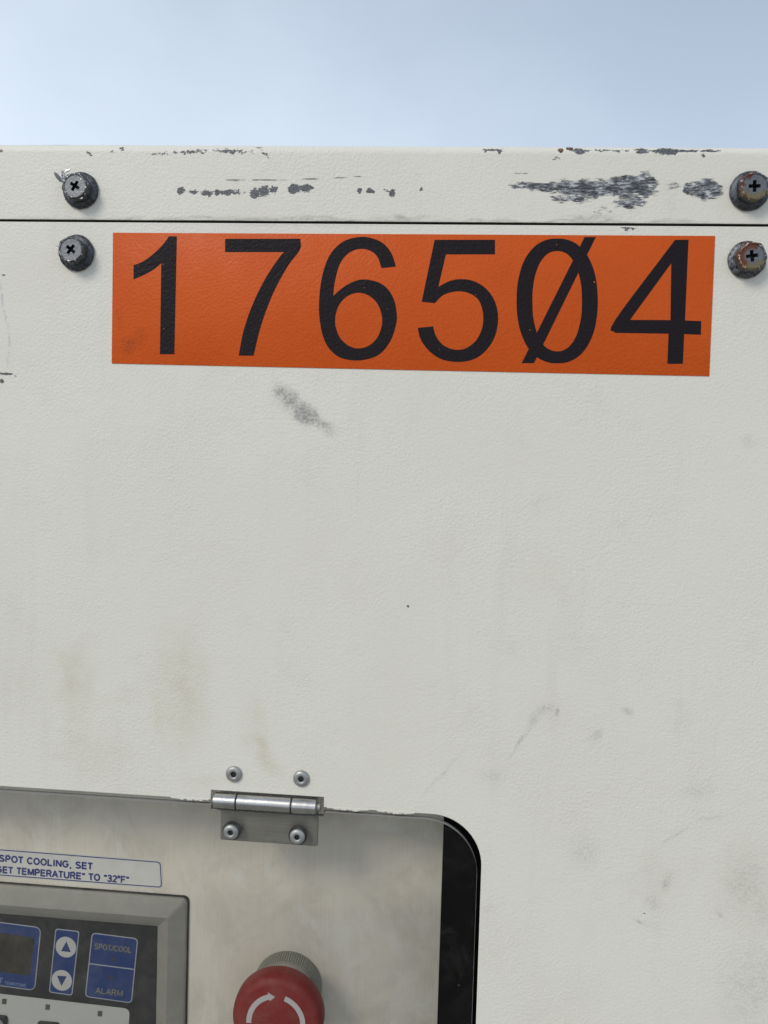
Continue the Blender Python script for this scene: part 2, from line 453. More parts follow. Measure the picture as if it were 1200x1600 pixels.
# ------------------------------------------------------------------ materials
class M:
    def __init__(s, name, color=(.5,.5,.5), rough=.5, metal=0.0, spec=.5, coat=0.0):
        s.m = bpy.data.materials.new(name); s.m.use_nodes = True
        s.t = s.m.node_tree; s.t.nodes.clear()
        s.out = s.N('ShaderNodeOutputMaterial'); s.b = s.N('ShaderNodeBsdfPrincipled')
        s.L(s.b.outputs[0], s.out.inputs[0])
        s.b.inputs['Base Color'].default_value = (*color, 1)
        s.b.inputs['Roughness'].default_value = rough
        s.b.inputs['Metallic'].default_value = metal
        s.b.inputs['Specular IOR Level'].default_value = spec
        s.b.inputs['Coat Weight'].default_value = coat
        s._p = None; s.col = None; s.m.diffuse_color = (*color, 1)
    def N(s, t, **k):
        n = s.t.nodes.new(t)
        for a, b in k.items(): setattr(n, a, b)
        return n
    def L(s, a, b): s.t.links.new(a, b)
    def setin(s, sock, v):
        if hasattr(v, 'is_output'): s.L(v, sock)
        elif isinstance(v, tuple) and len(v) == 3 and sock.type == 'RGBA': sock.default_value = (*v, 1)
        else: sock.default_value = v
    def pos(s):
        """place on the cabinet in mm: (u, v, depth)"""
        if s._p is None:
            g = s.N('ShaderNodeNewGeometry')
            m = s.N('ShaderNodeMapping'); m.vector_type = 'TEXTURE'
            m.inputs['Location'].default_value = (0, 0, EYE)
            m.inputs['Rotation'].default_value = (math.radians(90), 0, 0)
            m.inputs['Scale'].default_value = (MM, MM, MM)
            s.L(g.outputs['Position'], m.inputs[0]); s._p = m.outputs[0]
        return s._p
    def noise(s, scale, detail=3, rough=.5, vec=None, dist=0.0, stretch=None, col=False):
        v = vec or s.pos()
        if stretch:
            mp_ = s.N('ShaderNodeMapping'); mp_.inputs['Scale'].default_value = stretch
            s.L(v, mp_.inputs[0]); v = mp_.outputs[0]
        n = s.N('ShaderNodeTexNoise'); s.L(v, n.inputs['Vector'])
        n.inputs['Scale'].default_value = scale; n.inputs['Detail'].default_value = detail
        n.inputs['Roughness'].default_value = rough; n.inputs['Distortion'].default_value = dist
        return n.outputs['Color' if col else 'Fac']
    def ramp(s, v, a, b, lo=0.0, hi=1.0, smooth=True):
        n = s.N('ShaderNodeMapRange'); n.clamp = True
        n.interpolation_type = 'SMOOTHSTEP' if smooth else 'LINEAR'
        s.setin(n.inputs[0], v)
        for i, x in zip((1, 2, 3, 4), (a, b, lo, hi)): n.inputs[i].default_value = x
        return n.outputs[0]
    def math(s, op, a, b=0.0, clamp=False):
        n = s.N('ShaderNodeMath', operation=op); n.use_clamp = clamp
        s.setin(n.inputs[0], a); s.setin(n.inputs[1], b)
        return n.outputs[0]
    def mix(s, f, a, b, mode='MIX'):
        n = s.N('ShaderNodeMixRGB', blend_type=mode)
        s.setin(n.inputs[0], f); s.setin(n.inputs[1], a); s.setin(n.inputs[2], b)
        return n.outputs[0]
    def warp(s, amp, scale, vec=None):
        n = s.noise(scale, 2, .5, col=True)
        a = s.N('ShaderNodeVectorMath', operation='SUBTRACT'); s.L(n, a.inputs[0]); a.inputs[1].default_value = (.5,.5,.5)
        b = s.N('ShaderNodeVectorMath', operation='SCALE'); s.L(a.outputs[0], b.inputs[0]); b.inputs['Scale'].default_value = amp
        c = s.N('ShaderNodeVectorMath', operation='ADD'); s.L(b.outputs[0], c.inputs[0]); s.L(vec or s.pos(), c.inputs[1])
        return c.outputs[0]
    def marks(s, lst, vec):
        if isinstance(lst, str):              # wear map stored on the mesh
            return s.N('ShaderNodeAttribute', attribute_name=lst).outputs['Fac']
        """soft ellipses at measured places, joined by maximum"""
        res = None
        for (u, v, ru, rv, rot, soft, st) in lst:
            m = s.N('ShaderNodeMapping'); m.vector_type = 'TEXTURE'
            m.inputs['Location'].default_value = (u, v, 0)
            m.inputs['Rotation'].default_value = (0, 0, math.radians(rot))
            m.inputs['Scale'].default_value = (max(ru, .05), max(rv, .05), 40)
            s.L(vec, m.inputs[0])
            l = s.N('ShaderNodeVectorMath', operation='LENGTH'); s.L(m.outputs[0], l.inputs[0])
            k = s.ramp(l.outputs['Value'], 1.0, 1.0-soft, 0.0, st)
            res = k if res is None else s.math('MAXIMUM', res, k)
        return res
    def bump(s, h, dist, strength=1.0, prev=None):
        n = s.N('ShaderNodeBump'); n.inputs['Strength'].default_value = strength
        n.inputs['Distance'].default_value = dist*MM
        s.setin(n.inputs['Height'], h)
        if prev is not None: s.L(prev, n.inputs['Normal'])
        return n.outputs[0]
    def base(s, v): s.setin(s.b.inputs['Base Color'], v)
    def rough(s, v): s.setin(s.b.inputs['Roughness'], v)
    def metal(s, v): s.setin(s.b.inputs['Metallic'], v)
    def normal(s, v): s.L(v, s.b.inputs['Normal'])

PAINT = (0.79, 0.758, 0.668)
def orange_peel(m):
    a = m.noise(0.74, 2, .45)
    b = m.noise(0.20, 2, .5)
    c = m.noise(1.5, 1, .5)
    return m.math('ADD', m.math('ADD', m.math('MULTIPLY', a, .8), m.math('MULTIPLY', b, .45)), m.math('MULTIPLY', c, .22))

def white_paint(name, chips=None, lines=None, rust=None, scuff=None, seam=None, pscuff=None, dots=None, pen=None, tan=None):
    m = M(name, PAINT, .48, 0, .4)
    c = m.mix(m.ramp(m.noise(.012, 4, .6), .3, .7), (0.775, 0.742, 0.648), (0.80, 0.770, 0.685))
    grime = m.ramp(m.noise(.035, 6, .68), .54, .80, 0, .16)
    c = m.mix(grime, c, (0.50, 0.47, 0.40))
    c = m.mix(m.ramp(m.noise(.055, 5, .65, stretch=(1, .12, 1)), .52, .75, 0, .10), c, (0.50, 0.46, 0.37))
    peel = orange_peel(m)
    valley = m.ramp(peel, .85, .60)
    h = m.math('ADD', m.math('MULTIPLY', peel, m.ramp(m.noise(.018, 3), .3, .7, .55, 1.05)), m.math('MULTIPLY', m.noise(.013, 2), 2.2))
    w1 = w2 = None
    fine = m.noise(1.6, 3, .6)
    cut = None; metalness = 0.0
    if tan:
        k = m.marks(tan, w2)
        k = m.math('MULTIPLY', k, m.ramp(m.noise(.12, 4, .65), .25, .75, .35, 1.0))
        c = m.mix(m.math('MULTIPLY', k, .55), c, (0.55, 0.46, 0.29))
    if pscuff:
        k = m.marks(pscuff, w2)
        grit = m.math('ADD', m.math('MULTIPLY', valley, .35), m.math('MULTIPLY', m.noise(2.4, 3, .65), .65))
        g = m.math('MULTIPLY', m.ramp(m.math('ADD', m.math('MULTIPLY', k, .45), m.math('MULTIPLY', grit, .8)), .15, 1.0), m.ramp(k, 0, .6))
        c = m.mix(m.math('MULTIPLY', g, .72), c, (0.13, 0.13, 0.13))
    if seam:
        k = m.marks(seam, w2)
        g = m.math('MULTIPLY', k, m.ramp(m.noise(.5, 4, .7, stretch=(.35, 1, 1)), .35, .7, .2, 1))
        c = m.mix(m.math('MULTIPLY', g, .8), c, (0.10, 0.095, 0.085))
    if lines:
        k = m.marks(lines, None)
        g = m.ramp(m.math('MULTIPLY', k, m.ramp(m.noise(.15, 2), .35, .6, .2, 1)), .1, .55)
        c = m.mix(m.math('MULTIPLY', g, .85), c, (0.09, 0.09, 0.095))
    if pen:
        k = m.marks(pen, None)
        c = m.mix(m.math('MULTIPLY', k, m.ramp(fine, .3, .6, .4, 1)), c, (0.30, 0.32, 0.42))
    if dots:
        k = m.marks(dots, None)
        g = m.ramp(m.math('ADD', k, m.math('MULTIPLY', m.math('SUBTRACT', fine, .5), .8)), .32, .5)
        g = m.math('MULTIPLY', g, m.ramp(k, 0, .15))
        c = m.mix(m.math('MULTIPLY', g, .9), c, (0.05, 0.05, 0.055))
    if chips:
        k = m.marks(chips, None)
        g = m.ramp(m.math('ADD', k, m.math('MULTIPLY', m.math('SUBTRACT', m.noise(.9, 5, .75, stretch=(.6, 1, 1)), .5), 2.8)), .36, .46)
        g = m.math('MULTIPLY', g, m.ramp(k, 0, .12))
        cc = m.mix(m.ramp(m.noise(1.8, 4, .7), .35, .7), (0.03, 0.031, 0.036), (0.24, 0.25, 0.265))
        c = m.mix(g, c, cc)
        cut = g
    if scuff:
        k = m.marks(scuff, None)
        n1 = m.noise(.8, 5, .75, stretch=(.28, 1.1, 1))
        g = m.ramp(m.math('ADD', k, m.math('MULTIPLY', m.math('SUBTRACT', n1, .5), 2.3)), .28, .58)
        g = m.math('MULTIPLY', g, m.ramp(k, 0, .2))
        tone = m.noise(1.3, 5, .8, stretch=(.26, 1.0, 1))
        tone = m.math('ADD', m.math('MULTIPLY', tone, .75), m.math('MULTIPLY', m.noise(.22, 2, stretch=(.6, 1.6, 1)), .35))
        r = m.N('ShaderNodeValToRGB'); m.L(tone, r.inputs[0])
        e = r.color_ramp.elements
        e[0].position, e[0].color = .43, (.014, .014, .016, 1)
        e[1].position, e[1].color = .525, (.075, .078, .086, 1)
        for p_, q_ in ((.575, (.20, .21, .23, 1)), (.62, (.46, .47, .48, 1)), (.66, (.72, .72, .70, 1))):
            x = e.new(p_); x.color = q_
        c = m.mix(g, c, r.outputs[0])
        cut = g if cut is None else m.math('MAXIMUM', cut, g)
    if rust:
        k = m.marks(rust, None)
        g = m.ramp(m.math('ADD', k, m.math('MULTIPLY', m.math('SUBTRACT', fine, .5), .8)), .3, .5)
        c = m.mix(g, c, m.mix(m.ramp(m.noise(1.0, 3), .4, .6), (0.06, 0.035, 0.025), (0.20, 0.11, 0.06)))
    if cut is not None:
        h = m.math('SUBTRACT', h, m.math('MULTIPLY', cut, m.math('ADD', 1.1, m.math('MULTIPLY', m.noise(1.6, 4, .7), -.9))))
        m.rough(m.ramp(cut, 0, 1, .48, .40))
    m.base(c)
    m.normal(m.bump(h, .50, .58))
    return m.m

MAT = {}
MAT['lid'] = white_paint('chipped_white_paint', chips='chip', lines='line', rust='rust', scuff='scuff', seam='seam')
MAT['panel'] = white_paint('textured_white_paint', seam='seam', pscuff='scuff', dots='dot', pen='pen', tan='tan', chips='chip')
MAT['plain'] = white_paint('plain_white_paint')

m = M('bare_cut_edge', (.30, .29, .27), .5, .5); MAT['edge'] = m.m
m = M('shaded_cut_edge', (.035, .032, .028), .7, 0); MAT['joint_shade'] = m.m  # near black colour puts the shade of the lid joint on its lip

m = M('orange_vinyl', (0.55, 0.105, 0.018), .5, 0, .15)
c = m.mix(m.ramp(m.noise(.02, 4, .6), .3, .7), (0.61, 0.090, 0.010), (0.65, 0.101, 0.012))
k = m.marks([(-155, 62, 8, 6, 20, 1, .8), (-150, 66, 5, 9, 0, 1, .5), (-160, 75, 3, 10, 0, 1, .4)], m.warp(6, .15))
c = m.mix(m.math('MULTIPLY', k, m.ramp(m.noise(.8, 4, .7), .35, .65, .1, .55)), c, (0.10, 0.035, 0.02))
c = m.mix(m.ramp(m.noise(.10, 5, .7), .60, .80, 0, .25), c, (0.45, 0.05, 0.010))
m.base(c); m.rough(m.ramp(m.noise(.05, 3), .3, .7, .38, .5))
m.normal(m.bump(orange_peel(m), .42, .65)); MAT['orange'] = m.m

m = M('black_vinyl', (0.010, 0.006, 0.008), .45, 0, .15)
sp = m.math('MULTIPLY', m.ramp(m.noise(.75, 2, .5), .735, .76), m.ramp(m.noise(.03, 2), .48, .6))
m.base(m.mix(sp, (0.013, 0.008, 0.011), (0.62, 0.22, 0.08)))
m.normal(m.bump(orange_peel(m), .42, .65)); MAT['black_vinyl'] = m.m

def local_radius(m):
    t_ = m.N('ShaderNodeTexCoord'); x = m.N('ShaderNodeSeparateXYZ'); m.L(t_.outputs['Object'], x.inputs[0])
    sq = m.math('ADD', m.math('MULTIPLY', x.outputs[0], x.outputs[0]), m.math('MULTIPLY', x.outputs[2], x.outputs[2]))
    return m.math('MULTIPLY', m.math('SQRT', sq), 1000.0), m.math('MULTIPLY', x.outputs[1], -1000.0), m.math('MULTIPLY', x.outputs[2], 1000.0), m.math('MULTIPLY', x.outputs[0], 1000.0)

def bolt_metal(name, rusty):
    m = M(name, (.11, .115, .125), .42, .85)
    r, h, vz, vx = local_radius(m)
    n1 = m.noise(.7, 4, .7); n2 = m.noise(.75, 4, .75)
    c = m.mix(m.ramp(n1, .35, .65), (.045, .048, .056), (.12, .125, .135) if rusty < 2 else (.21, .215, .225))
    top = m.ramp(h, 5.8, 6.1)
    c = m.mix(m.math('MULTIPLY', top, m.ramp(r, 5.35, 5.05)), c, m.mix(m.ramp(n1, .3, .7), (.15, .155, .165), (.21, .215, .225)))
    rim = m.math('MULTIPLY', m.math('MULTIPLY', top, m.ramp(r, 4.8, 5.2)), m.ramp(r, 6.9, 6.3))
    worn = m.math('MULTIPLY', rim, m.ramp(n2, .56, .62))
    if rusty:
        ring = m.math('MULTIPLY', m.ramp(r, 2.4, 4.2), top)
        low = m.ramp(vz, -.8, -3.0)
        c = m.mix(m.math('MULTIPLY', m.math('MULTIPLY', ring, low), m.ramp(n1, .3, .5, .3, .9)), c, (.22, .175, .085))
        rs = m.math('MULTIPLY', m.math('MULTIPLY', m.ramp(r, 2.0, 4.0), m.ramp(h, 4.6, 5.6)),
                    m.ramp(m.math('ADD', m.noise(.30, 4, .65), m.math('MULTIPLY', m.math('SUBTRACT', m.math('MULTIPLY', vz, .8), vx), rusty*.014)), .60-.045*rusty, .68-.045*rusty))
        c = m.mix(m.math('MULTIPLY', rs, .92), c, m.mix(n2, (.045, .012, .005), (.20, .052, .014)))
        m.metal(m.math('SUBTRACT', .85, m.math('MULTIPLY', rs, .85), True))
    c = m.mix(worn, c, (.66, .65, .60))
    ro = m.ramp(n1, .3, .7, .34, .55)
    if rusty: ro = m.math('MAXIMUM', ro, m.math('MULTIPLY', rs, .85))
    m.base(c); m.rough(ro)
    m.normal(m.bump(m.math('ADD', n1, m.math('MULTIPLY', n2, .5)), .35, .6))
    return m.m
MAT['bolt'] = bolt_metal('dark_zinc_bolt', 0)
MAT['bolt_rust'] = bolt_metal('dark_bolt_spotted_with_rust', 1.2)
MAT['bolt_rusty'] = bolt_metal('dark_bolt_with_rusty_rim', 4)

m = M('torn_metal', (.42, .43, .45), .35, .9)
m.base(m.mix(m.ramp(m.noise(.8, 3), .4, .6), (.14, .14, .15), (.42, .42, .42))); MAT['torn'] = m.m
m = M('torn_dark_plating', (.10, .105, .11), .55, .3); MAT['torn_dark'] = m.m

def brushed(name, c0, c1, rough, metal=.9, horiz=False, bumpd=.03):
    m = M(name, c0, rough, metal)
    st = (.02, 1.2, 1) if horiz else (1.2, .02, 1)
    g = m.noise(1.6, 4, .6, stretch=st)
    c = m.mix(m.ramp(g, .3, .7), c0, c1)
    sm = m.noise(.022, 6, .68, dist=1.0)
    c = m.mix(m.ramp(sm, .42, .70, 0, .45), c, tuple(x*.70 for x in c0))
    c = m.mix(m.ramp(m.noise(.05, 5, .7, dist=1.5, stretch=(1, .55, 1)), .48, .70, 0, .50), c, tuple(min(x*1.2, .86) for x in c1))
    m.base(c); m.rough(m.ramp(m.noise(.05, 4, .6, dist=.6), .3, .7, rough-.07, rough+.10))
    m.normal(m.bump(g, bumpd, .5))
    return m
MAT['plate'] = brushed('brushed_aluminium_plate', (.775, .715, .605), (.825, .77, .66), .58, .08).m
MAT['hinge'] = brushed('worn_steel_hinge', (.40, .39, .375), (.55, .54, .52), .24, 1.0, True, .10).m
MAT['leaf'] = brushed('dull_steel_leaf', (.27, .262, .235), (.36, .35, .315), .42, .6, True, .05).m
MAT['rivet'] = brushed('aluminium_rivet', (.36, .36, .345), (.46, .46, .445), .42, .7, True, .10).m
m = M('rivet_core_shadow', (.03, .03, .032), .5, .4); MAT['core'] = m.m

def pane():
    m = M('scratched_clear_acrylic', (.8, .8, .8), .05)
    tr = m.N('ShaderNodeBsdfTransparent'); tr.inputs[0].default_value = (.98, .975, .965, 1)
    gl = m.N('ShaderNodeBsdfGlossy'); gl.inputs['Roughness'].default_value = .06; gl.inputs[0].default_value = (1, 1, 1, 1)
    fr = m.N('ShaderNodeFresnel'); fr.inputs[0].default_value = 1.22
    a = m.N('ShaderNodeMixShader'); m.L(fr.outputs[0], a.inputs[0]); m.L(tr.outputs[0], a.inputs[1]); m.L(gl.outputs[0], a.inputs[2])
    df = m.N('ShaderNodeBsdfDiffuse'); df.inputs[0].default_value = (.60, .58, .52, 1)
    d = m.ramp(m.noise(.045, 6, .7, dist=1.2), .46, .80, .0, .04)
    scr = m.ramp(m.noise(.9, 3, .6, stretch=(1.0, .06, 1)), .72, .82, 0, .03)
    spk = m.ramp(m.noise(1.1, 2), .78, .82, 0, .35)
    d = m.math('ADD', d, m.math('ADD', scr, spk), True)
    b = m.N('ShaderNodeMixShader'); m.L(d, b.inputs[0]); m.L(a.outputs[0], b.inputs[1]); m.L(df.outputs[0], b.inputs[2])
    m.L(b.outputs[0], m.out.inputs[0])
    return m.m
MAT['pane'] = pane()
m = M('acrylic_cut_edge', (.36, .36, .34), .35); MAT['pane_edge'] = m.m
m = M('black_interior', (.006, .006, .007), .55); MAT['interior'] = m.m

def dusty(name, col, rough=.5, dust=.25, dcol=(.40, .39, .35), **k):
    m = M(name, col, rough, **k)
    d = m.ramp(m.noise(.09, 6, .7, dist=.6), .38, .75, 0, dust)
    d = m.math('ADD', d, m.ramp(m.noise(.9, 3, .6), .60, .80, 0, dust*.6), True)
    m.base(m.mix(d, col, dcol)); m.normal(m.bump(m.noise(2.2, 3), .05, .4))
    return m.m
MAT['bezel'] = dusty('grey_plastic_bezel', (.29, .283, .25), .55, .40, (.42, .40, .34))
MAT['face'] = dusty('charcoal_overlay', (.026, .029, .029), .42, .18, (.20, .195, .17))
MAT['blue'] = dusty('blue_overlay', (.018, .044, .165), .45, .22, (.17, .18, .22))
MAT['rim'] = dusty('pale_overlay_line', (.36, .38, .44), .5, .3)
MAT['lcd'] = dusty('dead_display', (.038, .036, .030), .35, .35, (.13, .12, .095))
MAT['key'] = dusty('pale_key', (.52, .52, .50), .45, .3)
MAT['card'] = dusty('cream_keypad', (.50, .51, .48), .5, .25)
MAT['square'] = dusty('grey_indicator', (.085, .083, .078), .5, .3)
MAT['olive'] = dusty('faded_yellow_print', (.20, .19, .105), .5, .3)
MAT['ltblue'] = dusty('pale_blue_print', (.17, .25, .40), .5, .3)
MAT['lens'] = dusty('dark_lamp_lens', (.045, .045, .10), .35, .3, (.12, .11, .13))
MAT['ink'] = dusty('blue_ink', (.03, .045, .20), .5, .2)
MAT['label'] = dusty('silver_label', (.70, .69, .66), .5, .2)
MAT['red'] = dusty('red_plastic', (.25, .012, .011), .55, .45, (.32, .11, .095))
MAT['white_print'] = dusty('white_print', (.62, .58, .58), .5, .15)
MAT['collar'] = dusty('grey_knurled_plastic', (.33, .33, .29), .5, .25)
MAT['collar_ring'] = dusty('pale_grey_ring', (.48, .48, .43), .5, .25)
MAT['black'] = dusty('black_rubber', (.02, .02, .02), .6, .2)

def ground_mat():
    m = M('dusty_concrete', (.27, .255, .22), .85)
    g = m.N('ShaderNodeNewGeometry'); p = g.outputs['Position']
    c = m.mix(m.ramp(m.noise(.7, 6, .65, vec=p), .3, .7), (.25, .235, .20), (.32, .30, .255))
    c = m.mix(m.ramp(m.noise(90, 3, .6, vec=p), .45, .7, 0, .4), c, (.15, .14, .12))
    m.base(c); m.normal(m.bump(m.noise(60, 4, .6, vec=p), 3, .5))
    return m.m
MAT['ground'] = ground_mat()

# ------------------------------------------------------------------ the setting
g = mk('ground', [(-4e5,-4e5,0),(4e5,-4e5,0),(4e5,4e5,0),(-4e5,4e5,0)], [(0,1,2,3)], MAT['ground'], None, (0, 0, 0), False)
g['kind'] = 'structure'

# ------------------------------------------------------------------ the cabinet
UL, UR, BACK = -400.0, 190.0, 640.0           # its sides and depth, mm
VB = 120 - EYE*1000                           # underside of the cabinet, 12 cm above the ground
UC = (UL+UR)/2
root = empty('portable_air_conditioner', Vector((UC*MM, BACK/2*MM, 0)))
root['label'] = 'off white painted metal cabinet of a portable air conditioner with orange number sticker'
root['category'] = 'air conditioner'

seam = lambda u: 119.75 - 0.0064*(u+35)       # the joint between lid and front, not quite level
top = lambda u: 156.1 - 0.0125*(u+35)

# lid: a folded sheet, rounded where it turns back
rnd = random.Random(5)
NU = 980; sec = []
LR = 4.6
for i in range(NU+1):
    u = UL + (UR-UL)*i/NU
    b = seam(u)+.5 + .10*mnoise.noise((u*.03, 3, 0)); t = top(u) + .22*mnoise.noise((u*.02, 7, 0)) + .12*mnoise.noise((u*.09, 9, 0))
    dy = .12*mnoise.noise((u*.015, 0, 5))
    s_ = [(u, 2.0, b), (u, dy+.25, b), (u, dy+.06, b+.06), (u, dy, b+.25)]
    for k in range(1, 52): s_.append((u, dy, b+.25+(t-LR-b-.25)*k/52))
    for k in range(0, 9):
        a = math.radians(90*k/8)
        s_.append((u, dy+LR-LR*math.cos(a), t-LR+LR*math.sin(a)))
    s_ += [(u, 60, t+.2), (u, BACK, t)]
    sec.append(s_)
ns = len(sec[0])
V = [(p[0]-UC, p[1], p[2]-140) for s_ in sec for p in s_]
F = [(i*ns+j, (i+1)*ns+j, (i+1)*ns+j+1, i*ns+j+1) for i in range(NU) for j in range(ns-1)]
lid = mk('lid', V, F, MAT['lid'], root, W(UC, 140, 0), True, 60)
import numpy as np
UVL = np.array([(p[0], p[2]) for s_ in sec for p in s_])
def wear(name, lst, amp, sc, ob=None, verts=None, cen=None):
    ob = ob or lid
    UV = UVL if verts is None else np.array([(p[0]+cen[0], p[2]+cen[1]) for p in verts])
    wv = np.array([(mnoise.noise((a*sc, b*sc, 1)), mnoise.noise((a*sc, b*sc, 9))) for a, b in UV])*amp
    val = np.zeros(len(UV))
    for (u, v, ru, rv, rot, soft, st) in lst:
        d = UV+wv-np.array((u, v)); a = math.radians(rot)
        x = (d[:, 0]*math.cos(a)+d[:, 1]*math.sin(a))/max(ru, .4); y = (-d[:, 0]*math.sin(a)+d[:, 1]*math.cos(a))/max(rv, .35)
        k = np.clip((1-np.hypot(x, y))/soft, 0, 1)
        val = np.maximum(val, k*k*(3-2*k)*st)
    at = ob.data.attributes.new(name, 'FLOAT', 'POINT')
    at.data.foreach_set('value', val.astype(np.float32))
wear('chip', [(a, b, c*1.2+.2, d*1.15+.2, e, f, g) for a, b, c, d, e, f, g in LID_CHIP], .9, .5); wear('line', LID_LINE, .3, .1); wear('rust', LID_RUST, .6, .4)
wear('scuff', [(a, b, c*1.1, d*1.15, e, f, g) for a, b, c, d, e, f, g in LID_SCUFF], 1.6, .22); wear('seam', SEAM_DIRT, 1.5, .12)
lid.data.materials.append(MAT['joint_shade'])
for p in lid.data.polygons:
    if p.normal.z < -.8: p.material_index = 1        # cut edge over the joint, coloured near black as the gap's shade
lid['label'] = 'white top cover folded over the edge, paint scuffed down to grey metal'

# front panel with the rounded window opening, notched for the hinge
OU0, OU1, OV0, OV1, OR = -345.0, 20.4, -348.0, -156.8, 24.0
hole = []
for (a, b) in rrect(OU0, OU1, OV0, OV1, OR, 14):
    hole.append((a, b))
k_ = [i for i, p in enumerate(hole) if abs(p[1]-OV1) < 1e-6]    # the two ends of the top side
i0 = min(k_)
notch = [(-55.6, OV1), (-55.6, -151.9), (-110.9, -151.9), (-110.9, OV1)]
hole = hole[:i0+1] + notch + hole[i0+1:]
pt = [(UL + (UR-UL)*i/30, seam(UL + (UR-UL)*i/30)-.55) for i in range(31)]
outer = [(UL, VB)] + pt + [(UR, VB)]
def offset_loop(lp, d):
    """shift a closed outline along its own left-hand normals"""
    o = []; n = len(lp)
    for i in range(n):
        p = Vector(lp[i]); a = (p-Vector(lp[i-1])).normalized(); b = (Vector(lp[(i+1) % n])-p).normalized()
        na = Vector((-a.y, a.x)); nb = Vector((-b.y, b.x)); m_ = (na+nb).normalized()
        o.append(tuple(p+m_*(d/max(m_.dot(nb), .4))))
    return o
def clean(lp):
    o = []
    for p in lp:
        if not o or math.hypot(p[0]-o[-1][0], p[1]-o[-1][1]) > 1e-3: o.append(p)
    if math.hypot(o[0][0]-o[-1][0], o[0][1]-o[-1][1]) < 1e-3: o.pop()
    return o
from mathutils.geometry import delaunay_2d_cdt
outer = clean(outer[::-1]); hole = clean(hole)          # both run anticlockwise
oin = offset_loop(outer, .28); hin = offset_loop(hole, -.28)
def in_hole(u, v):
    if v > -151.3 or u > OU1+.6: return False
    if v > OV1+.6: return -111.5 < u < -55.0
    if u > OU1-OR and v > OV1-OR: return math.hypot(u-(OU1-OR), v-(OV1-OR)) < OR+.6
    return u > OU0-.6 and v > OV0-.6
pts = [Vector(p) for p in oin]+[Vector(p) for p in hin]
n0, n1 = len(oin), len(hin)
edges = [(i, (i+1) % n0) for i in range(n0)]+[(n0+i, n0+(i+1) % n1) for i in range(n1)]
ST = .95
for i in range(int(388/ST)):
    for j in range(int(412/ST)):
        u = -227+ST*i+.2*math.sin(j*7.1+i); v = -292+ST*j+.2*math.sin(i*5.3+j*2)
        if v < seam(u)-1.4 and not in_hole(u, v): pts.append(Vector((u, v)))
cv, ce, cf = delaunay_2d_cdt(pts, edges, [], 0, 1e-5)[:3]
PC = (UC, -160)
V = [(p.x-PC[0], 0.0, p.y-PC[1]) for p in cv]
def centre_in_hole(f):
    x = sum(cv[k].x for k in f)/3; y = sum(cv[k].y for k in f)/3; r = False; q = hin
    for a in range(len(q)):
        (x0, y0), (x1, y1) = q[a], q[a-1]
        if (y0 > y) != (y1 > y) and x < (x1-x0)*(y-y0)/(y1-y0)+x0: r = not r
    return r
nb = n0+n1
F = [tuple(f) for f in cf if not (max(f) < nb or all(cv[k].y < -150 and cv[k].x < 25 and cv[k].x > -350 for k in f) and (min(f) < nb)) or not centre_in_hole(f)]
nface = len(V)
for lp_in, lp in ((oin, outer), (hin, hole)):
    b0 = len(V); n = len(lp)
    for (l_, y_) in ((lp_in, 0.0), (offset_loop(lp, .08 if lp is outer else -.08), .08), (lp, .28), (lp, 2.0)):
        V += [(p[0]-PC[0], y_, p[1]-PC[1]) for p in l_]
    for r_ in range(3):
        F += [(b0+r_*n+k, b0+r_*n+(k+1) % n, b0+(r_+1)*n+(k+1) % n, b0+(r_+1)*n+k) for k in range(n)]
fp = mk('front_panel', V, F, MAT['panel'], root, W(PC[0], PC[1], 0), True, 60)
wear('seam', SEAM_DIRT, 1.5, .12, fp, V, PC); wear('scuff', PANEL_SCUFF, 1.6, .10, fp, V, PC); wear('dot', PANEL_DOT, .4, .6, fp, V, PC)
wear('pen', PANEL_PEN, .5, .12, fp, V, PC); wear('tan', PANEL_TAN, 6.0, .07, fp, V, PC)
wear('chip', [c for c in LID_CHIP if c[1] < 119.5], .6, .5, fp, V, PC)
fp['label'] = 'textured off white front panel with faint smudges and rounded window opening'

# torn paint along the cut edge either side of the hinge
def burr(u0, u1, seed):
    r_ = random.Random(seed); n = 22; up = []; dn = []
    for i in range(n+1):
        u = u0+(u1-u0)*i/n; e = math.sin(math.pi*i/n)
        up.append((u, OV1+.35)); dn.append((u, OV1-.15-e*r_.random()*1.1))
    flat('paint_flake', [up[::-1]+dn], -.12, .16, MAT['plain'], fp)
burr(-131, -112, 1); burr(-54, -34, 2); burr(-30, -12, 3)
for (nm, q) in (('side_panel', (UL, UL+1.6, VB+.5, 151, 2.2, BACK-2)), ('side_panel', (UR-1.6, UR, VB+.5, 151, 2.2, BACK-2)),
                ('back_panel', (UL+2, UR-2, VB+.5, 151, BACK-2, BACK-.4)), ('base', (UL+2, UR-2, VB-3, VB, 4, BACK-4))):
    V, F, l = box(*q); mk(nm, V, F, MAT['plain'], root, l, False)
for su in (UL+70, UR-70):
    for sy in (70, BACK-70):
        V, F, l = box(su-30, su+30, VB-9, VB-3.2, sy-35, sy+35)
        cs = mk('caster', V, F, MAT['leaf'], root, l, False)
        for sx in (-16, 16):
            V, F, l = box(su+sx-1.5, su+sx+1.5, 47-EYE*1000, VB-9.2, sy-16, sy+16); mk('fork', V, F, MAT['leaf'], cs, l, False)
        V, F = lathe([(38, -12), (49, -11), (50, -8), (50, 8), (49, 11), (38, 12)], 36, None, True, True)
        V = [(y, x, z) for x, y, z in V]
        mk('wheel', V, F, MAT['black'], cs, W(su, 50-EYE*1000, sy))

# the black recess behind the window
V, F, l = box(OU0-14, OU1+44, OV0-12, -122, 2.6, 130)
Fo = [f for f in F if not all(V[i][1] < 0 for i in f)]
rc = mk('recess_box', V, Fo, MAT['interior'], root, l, False)

